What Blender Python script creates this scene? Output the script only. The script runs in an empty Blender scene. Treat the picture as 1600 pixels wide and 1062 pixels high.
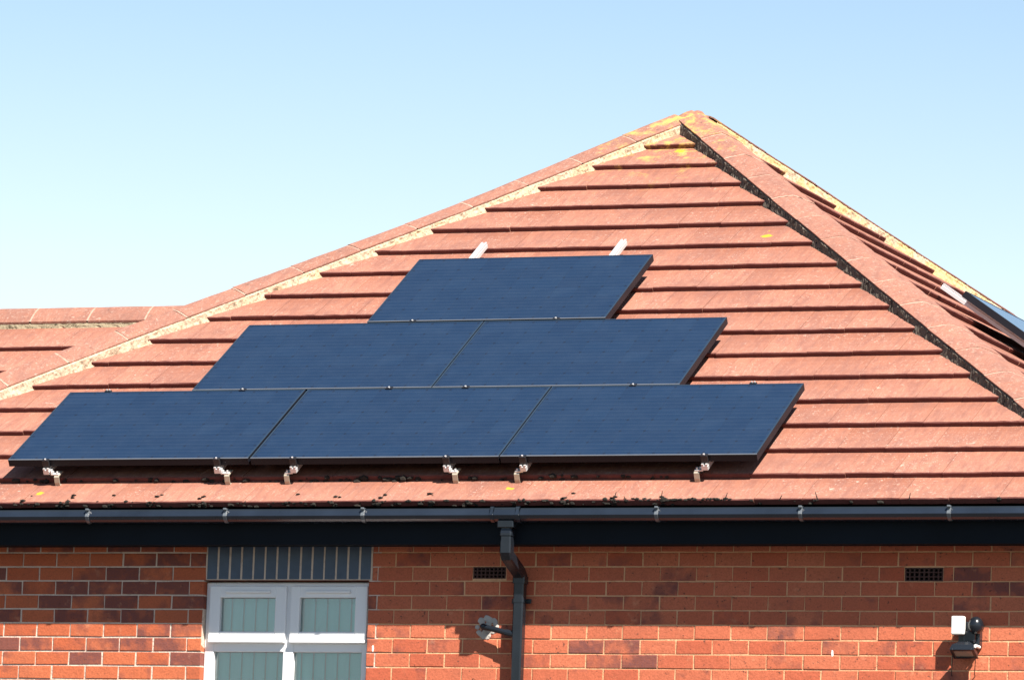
import bpy, bmesh, math, random
from mathutils import Vector, Matrix, noise

random.seed(7)
R = math.radians
scene = bpy.context.scene
COL = scene.collection
Z0 = 8.45                      # height of the roof apex above the ground
T = 0.6282                     # front slope: fall per metre
Q = 0.9105                     # plan ratio of the hips: x = Q*|y|
TH = math.atan(T); C, S = math.cos(TH), math.sin(TH)
TR = T / Q
THR = math.atan(TR); CR, SR = math.cos(THR), math.sin(THR)
AX = -0.07                     # x of the apex
YW = -4.92                     # front face of the brickwork
XW = 4.45
YE = 5.17                      # plan distance apex -> eave (front)
SE = 6.13

# ------------------------------------------------------------------ materials
def mat(name):
    m = bpy.data.materials.new(name); m.use_nodes = True
    nt = m.node_tree
    return m, nt, nt.nodes, nt.links, nt.nodes['Principled BSDF']

def rgb(c): return (c[0], c[1], c[2], 1.0)

class G:
    """small node-graph helper"""
    def __init__(s, nt): s.nt = nt; s.n = nt.nodes; s.l = nt.links
    def _in(s, sock, v):
        if v is None: return
        if hasattr(v, 'is_linked') or isinstance(v, bpy.types.NodeSocket): s.l.new(v, sock)
        else: sock.default_value = v
    def obj(s):
        return s.n.new('ShaderNodeTexCoord').outputs['Object']
    def noise(s, vec, scale, detail=3, rough=.55, out='Fac'):
        n = s.n.new('ShaderNodeTexNoise'); n.inputs['Scale'].default_value = scale
        n.inputs['Detail'].default_value = detail; n.inputs['Roughness'].default_value = rough
        s.l.new(vec, n.inputs['Vector']); return n.outputs[out]
    def voro(s, vec, scale, out='Distance'):
        n = s.n.new('ShaderNodeTexVoronoi'); n.inputs['Scale'].default_value = scale
        s.l.new(vec, n.inputs['Vector']); return n.outputs[out]
    def ramp(s, fac, stops):
        n = s.n.new('ShaderNodeValToRGB'); cr = n.color_ramp
        while len(cr.elements) < len(stops): cr.elements.new(0.5)
        for e, (p, c) in zip(cr.elements, stops):
            e.position = p; e.color = rgb(c) if not isinstance(c, (int, float)) else (c, c, c, 1)
        s.l.new(fac, n.inputs['Fac']); return n.outputs['Color']
    def mix(s, fac, a, b, mode='MIX'):
        n = s.n.new('ShaderNodeMix'); n.data_type = 'RGBA'; n.blend_type = mode
        s._in(n.inputs['Factor'], fac)
        for sock, v in ((n.inputs[6], a), (n.inputs[7], b)):
            if isinstance(v, tuple): sock.default_value = rgb(v)
            else: s.l.new(v, sock)
        return n.outputs[2]
    def math(s, op, a, b=0.0, c=None, clamp=False):
        n = s.n.new('ShaderNodeMath'); n.operation = op; n.use_clamp = clamp
        s._in(n.inputs[0], a); s._in(n.inputs[1], b)
        if c is not None: s._in(n.inputs[2], c)
        return n.outputs[0]
    def attr(s, name):
        n = s.n.new('ShaderNodeAttribute'); n.attribute_name = name
        sep = s.n.new('ShaderNodeSeparateColor'); s.l.new(n.outputs['Color'], sep.inputs[0])
        return sep.outputs[0], sep.outputs[1], sep.outputs[2]
    def sep(s, vec):
        n = s.n.new('ShaderNodeSeparateXYZ'); s.l.new(vec, n.inputs[0]); return n.outputs
    def bump(s, bsdf, h, strength=.4, dist=.01):
        n = s.n.new('ShaderNodeBump'); n.inputs['Strength'].default_value = strength
        n.inputs['Distance'].default_value = dist
        s.l.new(h, n.inputs['Height']); s.l.new(n.outputs[0], bsdf.inputs['Normal'])
    def dist(s, vec, p):
        n = s.n.new('ShaderNodeVectorMath'); n.operation = 'DISTANCE'
        s.l.new(vec, n.inputs[0]); n.inputs[1].default_value = p; return n.outputs['Value']
    def scale(s, vec, v):
        n = s.n.new('ShaderNodeVectorMath'); n.operation = 'MULTIPLY'
        s.l.new(vec, n.inputs[0]); n.inputs[1].default_value = v; return n.outputs[0]

def simple(name, col, rough=.5, metal=0., var=.0, vscale=20., bump=0., spec=None):
    m, nt, n, l, b = mat(name); g = G(nt); o = g.obj()
    b.inputs['Roughness'].default_value = rough; b.inputs['Metallic'].default_value = metal
    if spec is not None: b.inputs['Specular IOR Level'].default_value = spec
    if var:
        f = g.noise(o, vscale, 4)
        c = g.mix(f, tuple(x * (1 - var) for x in col), tuple(min(1, x * (1 + var)) for x in col))
        l.new(c, b.inputs['Base Color'])
    else: b.inputs['Base Color'].default_value = rgb(col)
    if bump:
        g.bump(b, g.noise(o, vscale * 2, 4), bump, .004)
    return m

SPOTS = []
def make_tile_mat(name, hip=False):
    m, nt, n, l, b = mat(name); g = G(nt); o = g.obj()
    b.inputs['Roughness'].default_value = .9; b.inputs['Specular IOR Level'].default_value = .2
    r1, r2, r3 = g.attr('tint')
    st = g.scale(o, (26., 4.5, 4.5))                  # run-off streaks down the slope
    streak = g.noise(st, 1., 4, .6)
    base = g.mix(r1, (.235, .092, .058), (.335, .142, .094))
    pinkish = g.mix(g.noise(o, 5., 4, .6), (.310, .145, .104), (.375, .196, .148))
    wear = g.math('MULTIPLY', g.math('MINIMUM', r3, .9), g.ramp(g.math('ADD', g.math('MULTIPLY', streak, .6), g.math('MULTIPLY', g.noise(o, 11., 5, .65), .5)), [(.30, .35), (.70, 1.)]))
    base = g.mix(wear, base, pinkish)
    fst = g.noise(g.scale(o, (75., 10., 10.)), 1., 4, .65)
    base = g.mix(g.math('MULTIPLY', g.math('MULTIPLY', g.ramp(fst, [(.55, 0.), (.70, 1.)]), .55), g.math('MULTIPLY_ADD', wear, .8, .2)), base, (.50, .36, .295))
    base = g.mix(g.math('MULTIPLY', g.ramp(streak, [(.44, 0.), (.66, 1.)]), .5), base, (.165, .070, .056))
    base = g.mix(g.math('MULTIPLY', g.ramp(g.noise(o, 3.4, 6, .66), [(.48, 0.), (.66, 1.)]), .5), base, (.185, .088, .072))
    grain = g.noise(o, 120., 3, .7)
    base = g.mix(g.ramp(grain, [(.30, .5), (.60, 0.)]), base, (.19, .075, .05))
    # crusty pale lichen: small speckles gathered in patches
    patch = g.ramp(g.noise(o, 2.1, 3), [(.42, .0), (.62, 1.)])
    spk = g.ramp(g.noise(o, 62., 4, .7), [(.60, 0.), (.68, 1.)])
    spk2 = g.ramp(g.noise(o, 22., 6, .78), [(.60, 0.), (.68, 1.)])
    spk = g.math('MAXIMUM', spk, spk2)
    k = g.math('MULTIPLY', spk, g.math('ADD', g.math('MULTIPLY', patch, .6), .2))
    base = g.mix(k, base, (.50, .40, .33))
    dk = g.ramp(g.noise(o, 34., 3, .7), [(.69, 0.), (.74, 1.)])
    base = g.mix(g.math('MULTIPLY', dk, .55), base, (.09, .055, .05))
    # lower edge faces of the tiles: their shade painted darker into the colour
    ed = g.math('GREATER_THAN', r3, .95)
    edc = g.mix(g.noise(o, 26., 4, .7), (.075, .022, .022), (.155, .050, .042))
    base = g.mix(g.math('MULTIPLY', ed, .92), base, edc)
    if hip:
        hv = g.ramp(g.noise(g.scale(o, (9., 9., 14.)), 1., 6, .72), [(.38, 0.), (.64, 1.)])
        base = g.mix(g.math('MULTIPLY', hv, .55), base, (.20, .105, .082))
        hw = g.ramp(g.noise(o, 38., 5, .78), [(.56, 0.), (.64, 1.)])
        base = g.mix(g.math('MULTIPLY', hw, .40), base, (.45, .35, .29))
        hd = g.ramp(g.noise(o, 17., 5, .75), [(.60, 0.), (.68, 1.)])
        base = g.mix(g.math('MULTIPLY', hd, .5), base, (.085, .05, .042))
    # yellow lichen gathered round the apex, and a few lone rosettes
    da = g.dist(o, (AX + .0, -.15, Z0 - .1))
    near = g.ramp(g.math('DIVIDE', da, 1.3), [(.1, 1.), (.95, 0.)])
    yl = g.ramp(g.math('ADD', g.noise(o, 9., 6, .72), g.math('MULTIPLY', near, .13)), [(.60, 0.), (.74, 1.)])
    yl = g.math('MULTIPLY', yl, g.math('MULTIPLY', near, 1.4, clamp=True))
    base = g.mix(g.math('MULTIPLY', yl, .8), base, (.50, .33, .09))
    nz = g.noise(o, 24., 4, .7)
    for p, rad in SPOTS:
        dd = g.math('ADD', g.dist(o, p), g.math('MULTIPLY', g.math('SUBTRACT', nz, .5), rad * 3.2))
        base = g.mix(g.math('MULTIPLY', g.math('LESS_THAN', dd, rad), .85), base, (.52, .30, .02))
    l.new(base, b.inputs['Base Color'])
    h = g.math('ADD', g.math('MULTIPLY', grain, .6), g.noise(o, 22., 4))
    g.bump(b, h, .55, .006)
    return m

def make_brick_mat():
    m, nt, n, l, b = mat('clay_brick'); g = G(nt); o = g.obj()
    b.inputs['Roughness'].default_value = .85; b.inputs['Specular IOR Level'].default_value = .3
    r1, r2, r3 = g.attr('tint')
    # r1 darkness (flashed/purple), r2 hue, r3 = older right-hand brickwork
    orange = g.mix(r2, (.43, .098, .040), (.52, .142, .062))
    old = g.mix(r2, (.44, .100, .050), (.53, .155, .080))
    base = g.mix(r3, orange, old)
    nz = g.noise(o, 7., 4, .6)
    fl = g.ramp(g.math('ADD', g.math('MULTIPLY', r1, .9), g.math('MULTIPLY', g.math('SUBTRACT', nz, .5), 1.5)), [(.42, 0.), (.75, 1.)])
    base = g.mix(g.math('MULTIPLY', fl, .85), base, (.115, .045, .047))
    gr = g.noise(o, 90., 4, .7)
    base = g.mix(g.ramp(gr, [(.30, .6), (.58, 0.)]), base, (.26, .07, .03))
    spot = g.ramp(g.noise(o, 46., 3, .6), [(.655, 0.), (.69, 1.)])
    base = g.mix(g.math('MULTIPLY', spot, g.math('MULTIPLY_ADD', r3, .4, .35)), base, (.055, .028, .022))
    soot = g.ramp(g.noise(o, 1.6, 5, .65), [(.50, 0.), (.75, 1.)])
    base = g.mix(g.math('MULTIPLY', soot, .35), base, (.20, .07, .045))
    pale = g.ramp(g.noise(o, 11., 5, .7), [(.60, 0.), (.78, 1.)])
    base = g.mix(g.math('MULTIPLY', pale, .40), base, (.70, .35, .20))
    l.new(base, b.inputs['Base Color'])
    g.bump(b, g.math('ADD', g.math('MULTIPLY', gr, .5), g.noise(o, 30., 4)), .6, .005)
    return m

def make_mortar(name, c1, c2, c3, scale=25, dark=.35, lich=0.):
    m, nt, n, l, b = mat(name); g = G(nt); o = g.obj()
    b.inputs['Roughness'].default_value = .95; b.inputs['Specular IOR Level'].default_value = .15
    base = g.mix(g.noise(o, scale, 5, .7), c1, c2)
    d = g.ramp(g.noise(o, scale * 1.3, 6, .8), [(.53, 0.), (.62, 1.)])
    base = g.mix(g.math('MULTIPLY', d, dark), base, c3)
    if lich:
        da = g.dist(o, (AX, 0.6, Z0))
        near = g.ramp(g.math('DIVIDE', da, 6.), [(.05, 1.), (.9, 0.)])
        yl = g.ramp(g.math('ADD', g.noise(o, 5.5, 5, .65), g.math('MULTIPLY', near, .22)), [(.60, 0.), (.70, 1.)])
        base = g.mix(g.math('MULTIPLY', yl, lich), base, (.58, .42, .12))
    l.new(base, b.inputs['Base Color'])
    g.bump(b, g.noise(o, scale * 2, 5, .7), .8, .012)
    return m

def _fm(u, s_, h): return (u, -s_ * C - h * S, Z0 - s_ * S + h * C)
SPOTS += [(_fm(-.05, .36, .06), .034), (_fm(-.32, .42, .05), .022), (_fm(-.50, .52, .04), .03), (_fm(1.12, 2.12, .03), .032), (_fm(1.10, 2.00, .04), .022),
          (_fm(.62, 5.93, .03), .022), (_fm(-2.50, 5.97, .03), .026), (_fm(.02, .55, .02), .035), (_fm(.55, .98, .02), .02)]
M = {}
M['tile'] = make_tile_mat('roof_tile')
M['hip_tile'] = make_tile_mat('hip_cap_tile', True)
M['brick'] = make_brick_mat()
M['mortar_pale'] = make_mortar('pale_mortar', (.55, .43, .345), (.68, .55, .45), (.28, .20, .16), 14, .4)
M['mortar_warm'] = make_mortar('warm_mortar', (.58, .30, .15), (.68, .42, .25), (.34, .15, .08), 14, .5)
M['bedding'] = make_mortar('bedding_mortar', (.40, .30, .205), (.57, .46, .335), (.15, .11, .075), 20, .75, .15)
M['joint'] = make_mortar('joint_mortar', (.34, .19, .14), (.46, .33, .26), (.28, .13, .09), 16, .8)
M['bedding_dark'] = make_mortar('mossy_shaded_mortar', (.050, .043, .037), (.21, .175, .14), (.012, .011, .010), 15, .95)  # right hip's front bedding: dark moss, with its shade painted into the colour
M['bedding_yellow'] = make_mortar('lichen_mortar', (.45, .34, .23), (.60, .50, .37), (.20, .14, .09), 16, .55, .5)
M['black_plastic'] = simple('black_upvc', (.010, .013, .018), .26, var=.5, vscale=6., spec=.45)
M['gutter'] = simple('gutter_plastic', (.013, .019, .030), .22, var=.45, vscale=5., spec=.6)
M['fascia'] = simple('fascia_black', (.003, .0058, .010), .65, var=.85, vscale=1.6, spec=.15)
M['white_upvc'] = simple('white_upvc', (.80, .80, .80), .3, var=.02, vscale=6.)
M['bluebrick'] = simple('blue_engineering_brick', (.050, .075, .115), .42, var=.35, vscale=14., bump=.25)
M['alu'] = simple('mill_aluminium', (.66, .66, .66), .38, .45, var=.08, vscale=40.)
M['steel'] = simple('hook_steel', (.46, .41, .32), .45, .4, var=.1, vscale=30.)
M['frame_black'] = simple('black_anodised', (.0075, .0085, .013), .5, .0, var=.2, vscale=10., spec=.25)
M['frame_lip'] = simple('frame_edge_highlight', (.22, .24, .27), .35, .6, var=.3, vscale=6.)  # sunlit line on the panel frame's lower edge, painted as a lighter colour
M['frame_side'] = simple('frame_face', (.020, .036, .058), .2, .0, var=.25, vscale=6., spec=.6)
M['clamp_black'] = simple('black_clamp', (.012, .012, .014), .4)
M['moss'] = simple('moss', (.012, .009, .006), .95, var=.6, vscale=40., bump=.6)
M['dark'] = simple('dark_void', (.012, .010, .009), .9)
M['terracotta'] = simple('airbrick_clay', (.060, .026, .022), .9, var=.3, vscale=30.)
M['white_plastic'] = simple('white_plastic', (.82, .82, .78), .4)
M['cement'] = simple('cement_patch', (.42, .385, .35), .95, var=.25, vscale=45., bump=.6)
M['lampglass'] = simple('lamp_glass', (.30, .24, .19), .15)
M['interior'] = simple('interior_wall', (.82, .84, .84), .9, var=.05)

def make_blind():
    m, nt, n, l, b = mat('blind_fabric'); g = G(nt); o = g.obj()
    b.inputs['Roughness'].default_value = .8
    c = g.mix(g.noise(o, 60., 3), (.34, .95, .96), (.42, .97, .98))
    l.new(c, b.inputs['Base Color']); return m
M['blind'] = make_blind()

def make_window_glass():
    m, nt, n, l, b = mat('window_glass'); n.remove(b)
    out = n['Material Output']
    tr = n.new('ShaderNodeBsdfTransparent'); tr.inputs['Color'].default_value = (.93, .985, .985, 1)
    gl = n.new('ShaderNodeBsdfGlossy'); gl.inputs['Roughness'].default_value = .02
    fr = n.new('ShaderNodeFresnel'); fr.inputs['IOR'].default_value = 2.3
    mx = n.new('ShaderNodeMixShader')
    l.new(fr.outputs[0], mx.inputs[0]); l.new(tr.outputs[0], mx.inputs[1]); l.new(gl.outputs[0], mx.inputs[2])
    l.new(mx.outputs[0], out.inputs['Surface']); return m
M['glass'] = make_window_glass()

def make_pv():
    m, nt, n, l, b = mat('solar_cells'); g = G(nt); o = g.obj()
    p = .1585
    x, y, z = g.sep(o)
    ux = g.math('ABSOLUTE', g.math('SUBTRACT', g.math('FRACT', g.math('DIVIDE', g.math('ADD', x, .0), p)), .5))
    uy = g.math('ABSOLUTE', g.math('SUBTRACT', g.math('FRACT', g.math('DIVIDE', g.math('ADD', y, .0), p)), .5))
    # cell corner diamonds and the hairline gaps between cells
    dia = g.math('GREATER_THAN', g.math('ADD', ux, uy), .925)
    gap = g.math('GREATER_THAN', g.math('MAXIMUM', ux, uy), .4915)
    # three busbars per cell
    fb = g.math('ABSOLUTE', g.math('SUBTRACT', g.math('FRACT', g.math('MULTIPLY', g.math('FRACT', g.math('DIVIDE', y, p)), 3.)), .5))
    bus = g.math('LESS_THAN', fb, .02)
    wn = n.new('ShaderNodeTexWhiteNoise'); wn.noise_dimensions = '2D'
    cv = n.new('ShaderNodeCombineXYZ')
    l.new(g.math('FLOOR', g.math('DIVIDE', x, p)), cv.inputs[0]); l.new(g.math('FLOOR', g.math('DIVIDE', y, p)), cv.inputs[1])
    l.new(cv.outputs[0], wn.inputs['Vector'])
    cell = g.mix(wn.outputs['Value'], (.0048, .0175, .046), (.0058, .0205, .052))
    cell = g.mix(g.math('MULTIPLY', bus, .25), cell, (.10, .13, .17))
    cell = g.mix(g.math('MULTIPLY', gap, .45), cell, (.008, .015, .03))
    cell = g.mix(g.math('MULTIPLY', dia, .6), cell, (.004, .005, .009))
    dirt = g.ramp(g.noise(o, 4., 5, .7), [(.42, 0.), (.8, 1.)])
    cell = g.mix(g.math('MULTIPLY', dirt, .06), cell, (.10, .13, .17))
    cell = g.mix(g.math('LESS_THAN', g.voro(o, 1.7), .0125), cell, (.75, .75, .72))
    l.new(cell, b.inputs['Base Color'])
    b.inputs['Roughness'].default_value = .55
    b.inputs['Specular IOR Level'].default_value = .2
    b.inputs['Coat Weight'].default_value = 1.0
    b.inputs['Coat IOR'].default_value = 1.38
    rr = g.math('MULTIPLY_ADD', g.noise(o, 7., 4), .06, .05)
    l.new(rr, b.inputs['Coat Roughness'])
    return m
M['pv'] = make_pv()

def make_ground():
    m, nt, n, l, b = mat('tarmac'); g = G(nt); o = g.obj()
    b.inputs['Roughness'].default_value = .95
    c = g.mix(g.noise(o, .35, 5), (.050, .050, .052), (.072, .070, .068))
    c = g.mix(g.ramp(g.noise(o, 60., 4, .7), [(.4, 0.), (.7, .6)]), c, (.035, .035, .036))
    l.new(c, b.inputs['Base Color']); g.bump(b, g.noise(o, 80., 4), .5, .01); return m
M['ground'] = make_ground()
M['paving'] = simple('paving', (.075, .073, .07), .9, var=.2, vscale=6., bump=.3)
def make_far_brick():
    m, nt, n, l, b = mat('side_brick'); g = G(nt)
    tc = n.new('ShaderNodeTexCoord'); gm = n.new('ShaderNodeNewGeometry')
    sx = g.sep(tc.outputs['Object'])
    cv = n.new('ShaderNodeCombineXYZ')
    l.new(g.math('ADD', sx[0], sx[1]), cv.inputs[0]); l.new(sx[2], cv.inputs[1])
    bt = n.new('ShaderNodeTexBrick'); bt.inputs['Scale'].default_value = 1.
    bt.inputs['Brick Width'].default_value = .2285; bt.inputs['Row Height'].default_value = .0875
    bt.inputs['Mortar Size'].default_value = .005
    bt.inputs['Color1'].default_value = (.55, .14, .05, 1); bt.inputs['Color2'].default_value = (.30, .08, .04, 1)
    bt.inputs['Mortar'].default_value = (.55, .36, .24, 1)
    l.new(cv.outputs[0], bt.inputs['Vector'])
    l.new(bt.outputs['Color'], b.inputs['Base Color']); b.inputs['Roughness'].default_value = .9
    g.bump(b, g.math('SUBTRACT', 1., bt.outputs['Fac']), .5, .006); return m
M['sidebrick'] = make_far_brick()

# ------------------------------------------------------------------ mesh helpers
class MB:
    def __init__(s): s.v = []; s.f = []; s.mi = []; s.t = []; s.mats = []
    def mat_i(s, key):
        if key not in s.mats: s.mats.append(key)
        return s.mats.index(key)
    def poly(s, pts, key, tint=(.5, .5, 0.)):
        i = len(s.v); s.v.extend([tuple(p) for p in pts]); s.f.append(list(range(i, i + len(pts))))
        s.mi.append(s.mat_i(key)); s.t.append(tint)
    def grid(s, rows, key, tint=(.5, .5, 0.), closed=False):
        """rows of points -> shared-vertex quads"""
        i0 = len(s.v); w = len(rows[0]); k = s.mat_i(key)
        for r in rows: s.v.extend([tuple(p) for p in r])
        for a in range(len(rows) - 1):
            for b in range(w - 1 + (1 if closed else 0)):
                b2 = (b + 1) % w
                s.f.append([i0 + a * w + b, i0 + a * w + b2, i0 + (a + 1) * w + b2, i0 + (a + 1) * w + b]); s.mi.append(k); s.t.append(tint)
    def box(s, lo, hi, key, bev=0.0, seg=1, xf=None, tint=(.5, .5, 0.)):
        bm = bmesh.new()
        bmesh.ops.create_cube(bm, size=1.0)
        sx, sy, sz = (hi[i] - lo[i] for i in range(3)); c = [(hi[i] + lo[i]) / 2 for i in range(3)]
        for v in bm.verts: v.co = Vector((v.co.x * sx + c[0], v.co.y * sy + c[1], v.co.z * sz + c[2]))
        if bev: bmesh.ops.bevel(bm, geom=list(bm.edges), offset=bev, segments=seg, affect='EDGES', profile=.5)
        s.add_bm(bm, key, xf, tint)
    def add_bm(s, bm, key, xf=None, tint=(.5, .5, 0.)):
        bm.verts.index_update(); i0 = len(s.v); k = s.mat_i(key)
        for v in bm.verts: s.v.append(tuple(xf @ v.co if xf else v.co))
        for f in bm.faces: s.f.append([i0 + v.index for v in f.verts]); s.mi.append(k); s.t.append(tint)
        bm.free()
    def cyl(s, a, b, r, key, seg=16, r2=None, caps=True):
        a, b = Vector(a), Vector(b); d = (b - a).normalized(); r2 = r if r2 is None else r2
        u = d.orthogonal().normalized(); w = d.cross(u)
        ring = lambda p, rr: [p + u * rr * math.cos(2 * math.pi * i / seg) + w * rr * math.sin(2 * math.pi * i / seg) for i in range(seg)]
        s.grid([ring(a, r), ring(b, r2)], key, closed=True)
        if caps: s.poly(list(reversed(ring(a, r))), key); s.poly(ring(b, r2), key)
    def tube(s, pts, prof, key, up=Vector((1, 0, 0))):
        """sweep closed 2D profile (along up and side) along a polyline"""
        pts = [Vector(p) for p in pts]; rings = []
        for i, p in enumerate(pts):
            d = (pts[min(i + 1, len(pts) - 1)] - pts[max(i - 1, 0)]).normalized()
            side = d.cross(up).normalized(); u2 = side.cross(d)
            rings.append([p + u2 * x + side * y for x, y in prof])
        s.grid(rings, key, closed=True)
        s.poly(list(reversed(rings[0])), key); s.poly(rings[-1], key)
    def blob(s, c, r, key, sub=2, amp=.35, fr=None, sc=(1, 1, 1)):
        bm = bmesh.new(); bmesh.ops.create_icosphere(bm, subdivisions=sub, radius=1.)
        off = Vector((random.random() * 50, random.random() * 50, 0))
        for v in bm.verts:
            k = 1 + amp * noise.noise(v.co * 1.8 + off)
            v.co = Vector((v.co.x * r * k * sc[0], v.co.y * r * k * sc[1], v.co.z * r * k * sc[2])) + Vector(c)
        s.add_bm(bm, key)
    def build(s, name, parent=None, smooth=False, origin=None):
        me = bpy.data.meshes.new(name)
        o0 = Vector(origin) if origin is not None else Vector((0, 0, 0))
        me.from_pydata([tuple(Vector(v) - o0) for v in s.v], [], s.f)
        for k in s.mats: me.materials.append(M[k])
        me.polygons.foreach_set('material_index', s.mi)
        a = me.attributes.new('tint', 'FLOAT_COLOR', 'FACE')
        for i, t in enumerate(s.t): a.data[i].color = (t[0], t[1], t[2], 1.)
        if smooth: me.polygons.foreach_set('use_smooth', [True] * len(s.f))
        me.update()
        ob = bpy.data.objects.new(name, me); COL.objects.link(ob)
        ob.location = o0
        if parent is not None: ob.parent = parent
        return ob

def clip(ob, planes):
    """keep the side the normal points away from"""
    bm = bmesh.new(); bm.from_mesh(ob.data)
    for co, no in planes:
        bmesh.ops.bisect_plane(bm, geom=list(bm.verts) + list(bm.edges) + list(bm.faces), plane_co=co, plane_no=no, clear_outer=True, dist=1e-5)
    bm.to_mesh(ob.data); bm.free(); ob.data.update()

def join(name, obs, parent=None):
    me = bpy.data.meshes.new(name); bm = bmesh.new()
    for o in obs: bm.from_mesh(o.data)
    bm.to_mesh(me); bm.free()
    for m_ in obs[0].data.materials: me.materials.append(m_)
    for o in obs:
        d_ = o.data; bpy.data.objects.remove(o); bpy.data.meshes.remove(d_)
    ob = bpy.data.objects.new(name, me); COL.objects.link(ob)
    if parent is not None: ob.parent = parent
    return ob

def tag(o, label=None, cat=None, group=None, kind=None):
    if label: o['label'] = label
    if cat: o['category'] = cat
    if group: o['group'] = group
    if kind: o['kind'] = kind
    return o

def empty(name, loc, rot=(0, 0, 0)):
    o = bpy.data.objects.new(name, None); COL.objects.link(o); o.location = loc; o.rotation_euler = rot
    o.empty_display_size = .3
    return o

def child(o, parent):
    """parent an object built in world coordinates to an unrotated empty"""
    o.parent = parent; o.location = Vector(o.location) - parent.location
    return o

def copy_tree(o, parent=None):
    c = o.copy(); COL.objects.link(c)
    if parent is not None: c.parent = parent
    for ch in list(o.children): copy_tree(ch, c)
    return c

rnd = lambda a, b: random.uniform(a, b)

# ------------------------------------------------------------------ ground
g_ = MB(); g_.poly([(-250, -250, 0), (250, -250, 0), (250, 250, 0), (-250, 250, 0)], 'ground')
tag(g_.build('ground'), kind='structure')
p_ = MB(); p_.box((-14, -7.2, -.1), (8, -4.93, .03), 'paving'); tag(p_.build('path'), kind='structure')

# ------------------------------------------------------------------ house
house = empty('house', (0, 0, 0))
tag(house, 'red brick house with hipped orange-red tiled roof and black gutter', 'house')

# --- roof slopes -------------------------------------------------
def front_map(u, s, h): return Vector((u, -s * C - h * S, Z0 - s * S + h * C))
def back_map(u, s, h): return Vector((u, s * C + h * S, Z0 - s * S + h * C))
RO = .040
def right_map(u, s, h): h += RO; return Vector((AX + s * CR + h * SR, u, Z0 - s * SR + h * CR))
def left_map(u, s, h): return Vector((AX - s * CR - h * SR, u, Z0 - s * SR + h * CR))
TW = .300
STEP = .037

def tiles(fmap, levels, half, flip, name, off0=0.0, first=.36):
    """courses of flat interlocking tiles; levels = s of each course's lower edge"""
    b = MB(); prev = max(levels[0] - first, .0)
    for k, s1 in enumerate(levels):
        s0 = prev - .004; prev = s1
        w = half(s1) + .35
        off = off0 + (TW / 2 if k % 2 else 0) + rnd(-.012, .012)
        i0 = int(math.floor((-w - off) / TW)); i1 = int(math.ceil((w - off) / TW))
        crs = rnd(-.002, .002)
        for i in range(i0, i1):
            u0 = off + i * TW + .0011; u1 = u0 + TW - .0022
            t = (random.random(), random.random(), 0.)
            hb = STEP + rnd(-.0015, .0015); tl = rnd(-.001, .001); ds = crs + rnd(-.0035, .0035)
            nx = 7; fr = (0., .25, .45, .7, .93); rows = [[] for _ in range(8)]
            for j in range(nx):
                f = j / (nx - 1); u = u0 + (u1 - u0) * f
                jit = rnd(-.0022, .0022); hj = hb + tl * (2 * f - 1)
                for q_, ff in enumerate(fr):
                    rows[q_].append(fmap(u, s0 + (s1 - s0) * ff, .003 + .5 * tl * (2 * f - 1) + (hj * .97 - .003) * ff))
                rows[5].append(fmap(u, s1 - .005 + ds + jit, hj - .001 + rnd(-.0012, .0012)))
                rows[6].append(fmap(u, s1 + ds + jit, hj - .007 + rnd(-.0015, .0015)))
                rows[7].append(fmap(u, s1 + ds - .004 + jit, -.004))
            if flip: rows = [list(reversed(r)) for r in rows]
            for q_ in range(7):
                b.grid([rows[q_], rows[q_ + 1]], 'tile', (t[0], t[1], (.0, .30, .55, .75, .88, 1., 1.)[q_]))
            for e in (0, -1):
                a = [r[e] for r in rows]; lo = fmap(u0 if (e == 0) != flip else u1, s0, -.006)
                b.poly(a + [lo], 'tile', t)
    # sarking sheet beneath the tiles
    sL = levels[-1]; wL = half(sL) + .3
    q_ = [fmap(-wL, 0, -.012), fmap(wL, 0, -.012), fmap(wL, sL - .03, -.012), fmap(-wL, sL - .03, -.012)]
    b.poly(q_, 'dark')
    return b.build(name)

lev_f = [.148, .50] + [.50 + .352 * k for k in range(1, 16)] + [SE]
lev_r = [.30, .645] + [.645 + .3378 * k for k in range(1, 15)]
lev_r += [lev_r[-1] + .3378]
lev_r = [s for s in lev_r if s < 5.75]
sl = []
hx = lambda s: Q * s * C + abs(AX)
A0 = Vector((AX, 0, Z0))
nfr = Vector((1, Q, 0)); nfl = Vector((-1, Q, 0)); nbr = Vector((1, -Q, 0)); nbl = Vector((-1, -Q, 0))
o = tiles(front_map, lev_f, hx, False, 'front'); clip(o, [(A0, nfr), (A0, nfl)]); sl.append(o)
o = tiles(back_map, lev_f, hx, True, 'back'); clip(o, [(A0, nbr), (A0, nbl)]); sl.append(o)
hy = lambda s: s * CR / Q
o = tiles(right_map, lev_r, hy, False, 'right', .11); clip(o, [(A0 + nfr.normalized() * .085, -nfr), (A0 + nbr.normalized() * .05, -nbr)]); sl.append(o)
o = tiles(left_map, lev_r, hy, True, 'left', .05); clip(o, [(A0, -nfl), (A0, -nbl)]); sl.append(o)
roof = join('roof', sl, house)

# --- hip tiles ---------------------------------------------------
HL = .455
def hip_dirs(sx, sy):
    e = Vector((sx * Q, sy, -T)).normalized()
    nF = Vector((0, sy * S, C)); nR = Vector((sx * SR, 0, CR))
    a = e.cross(nF).normalized()
    if a.dot(Vector((-sx, 0, 0))) < 0: a = -a          # lies in front/back slope, heading away from hip
    b = e.cross(nR).normalized()
    if b.dot(Vector((0, -sy, 0))) < 0: b = -b
    up = (nF + nR).normalized()
    lat = e.cross(up).normalized()
    if lat.dot(a) < 0: lat = -lat
    return e, a, b, nF, nR, up, lat

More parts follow.
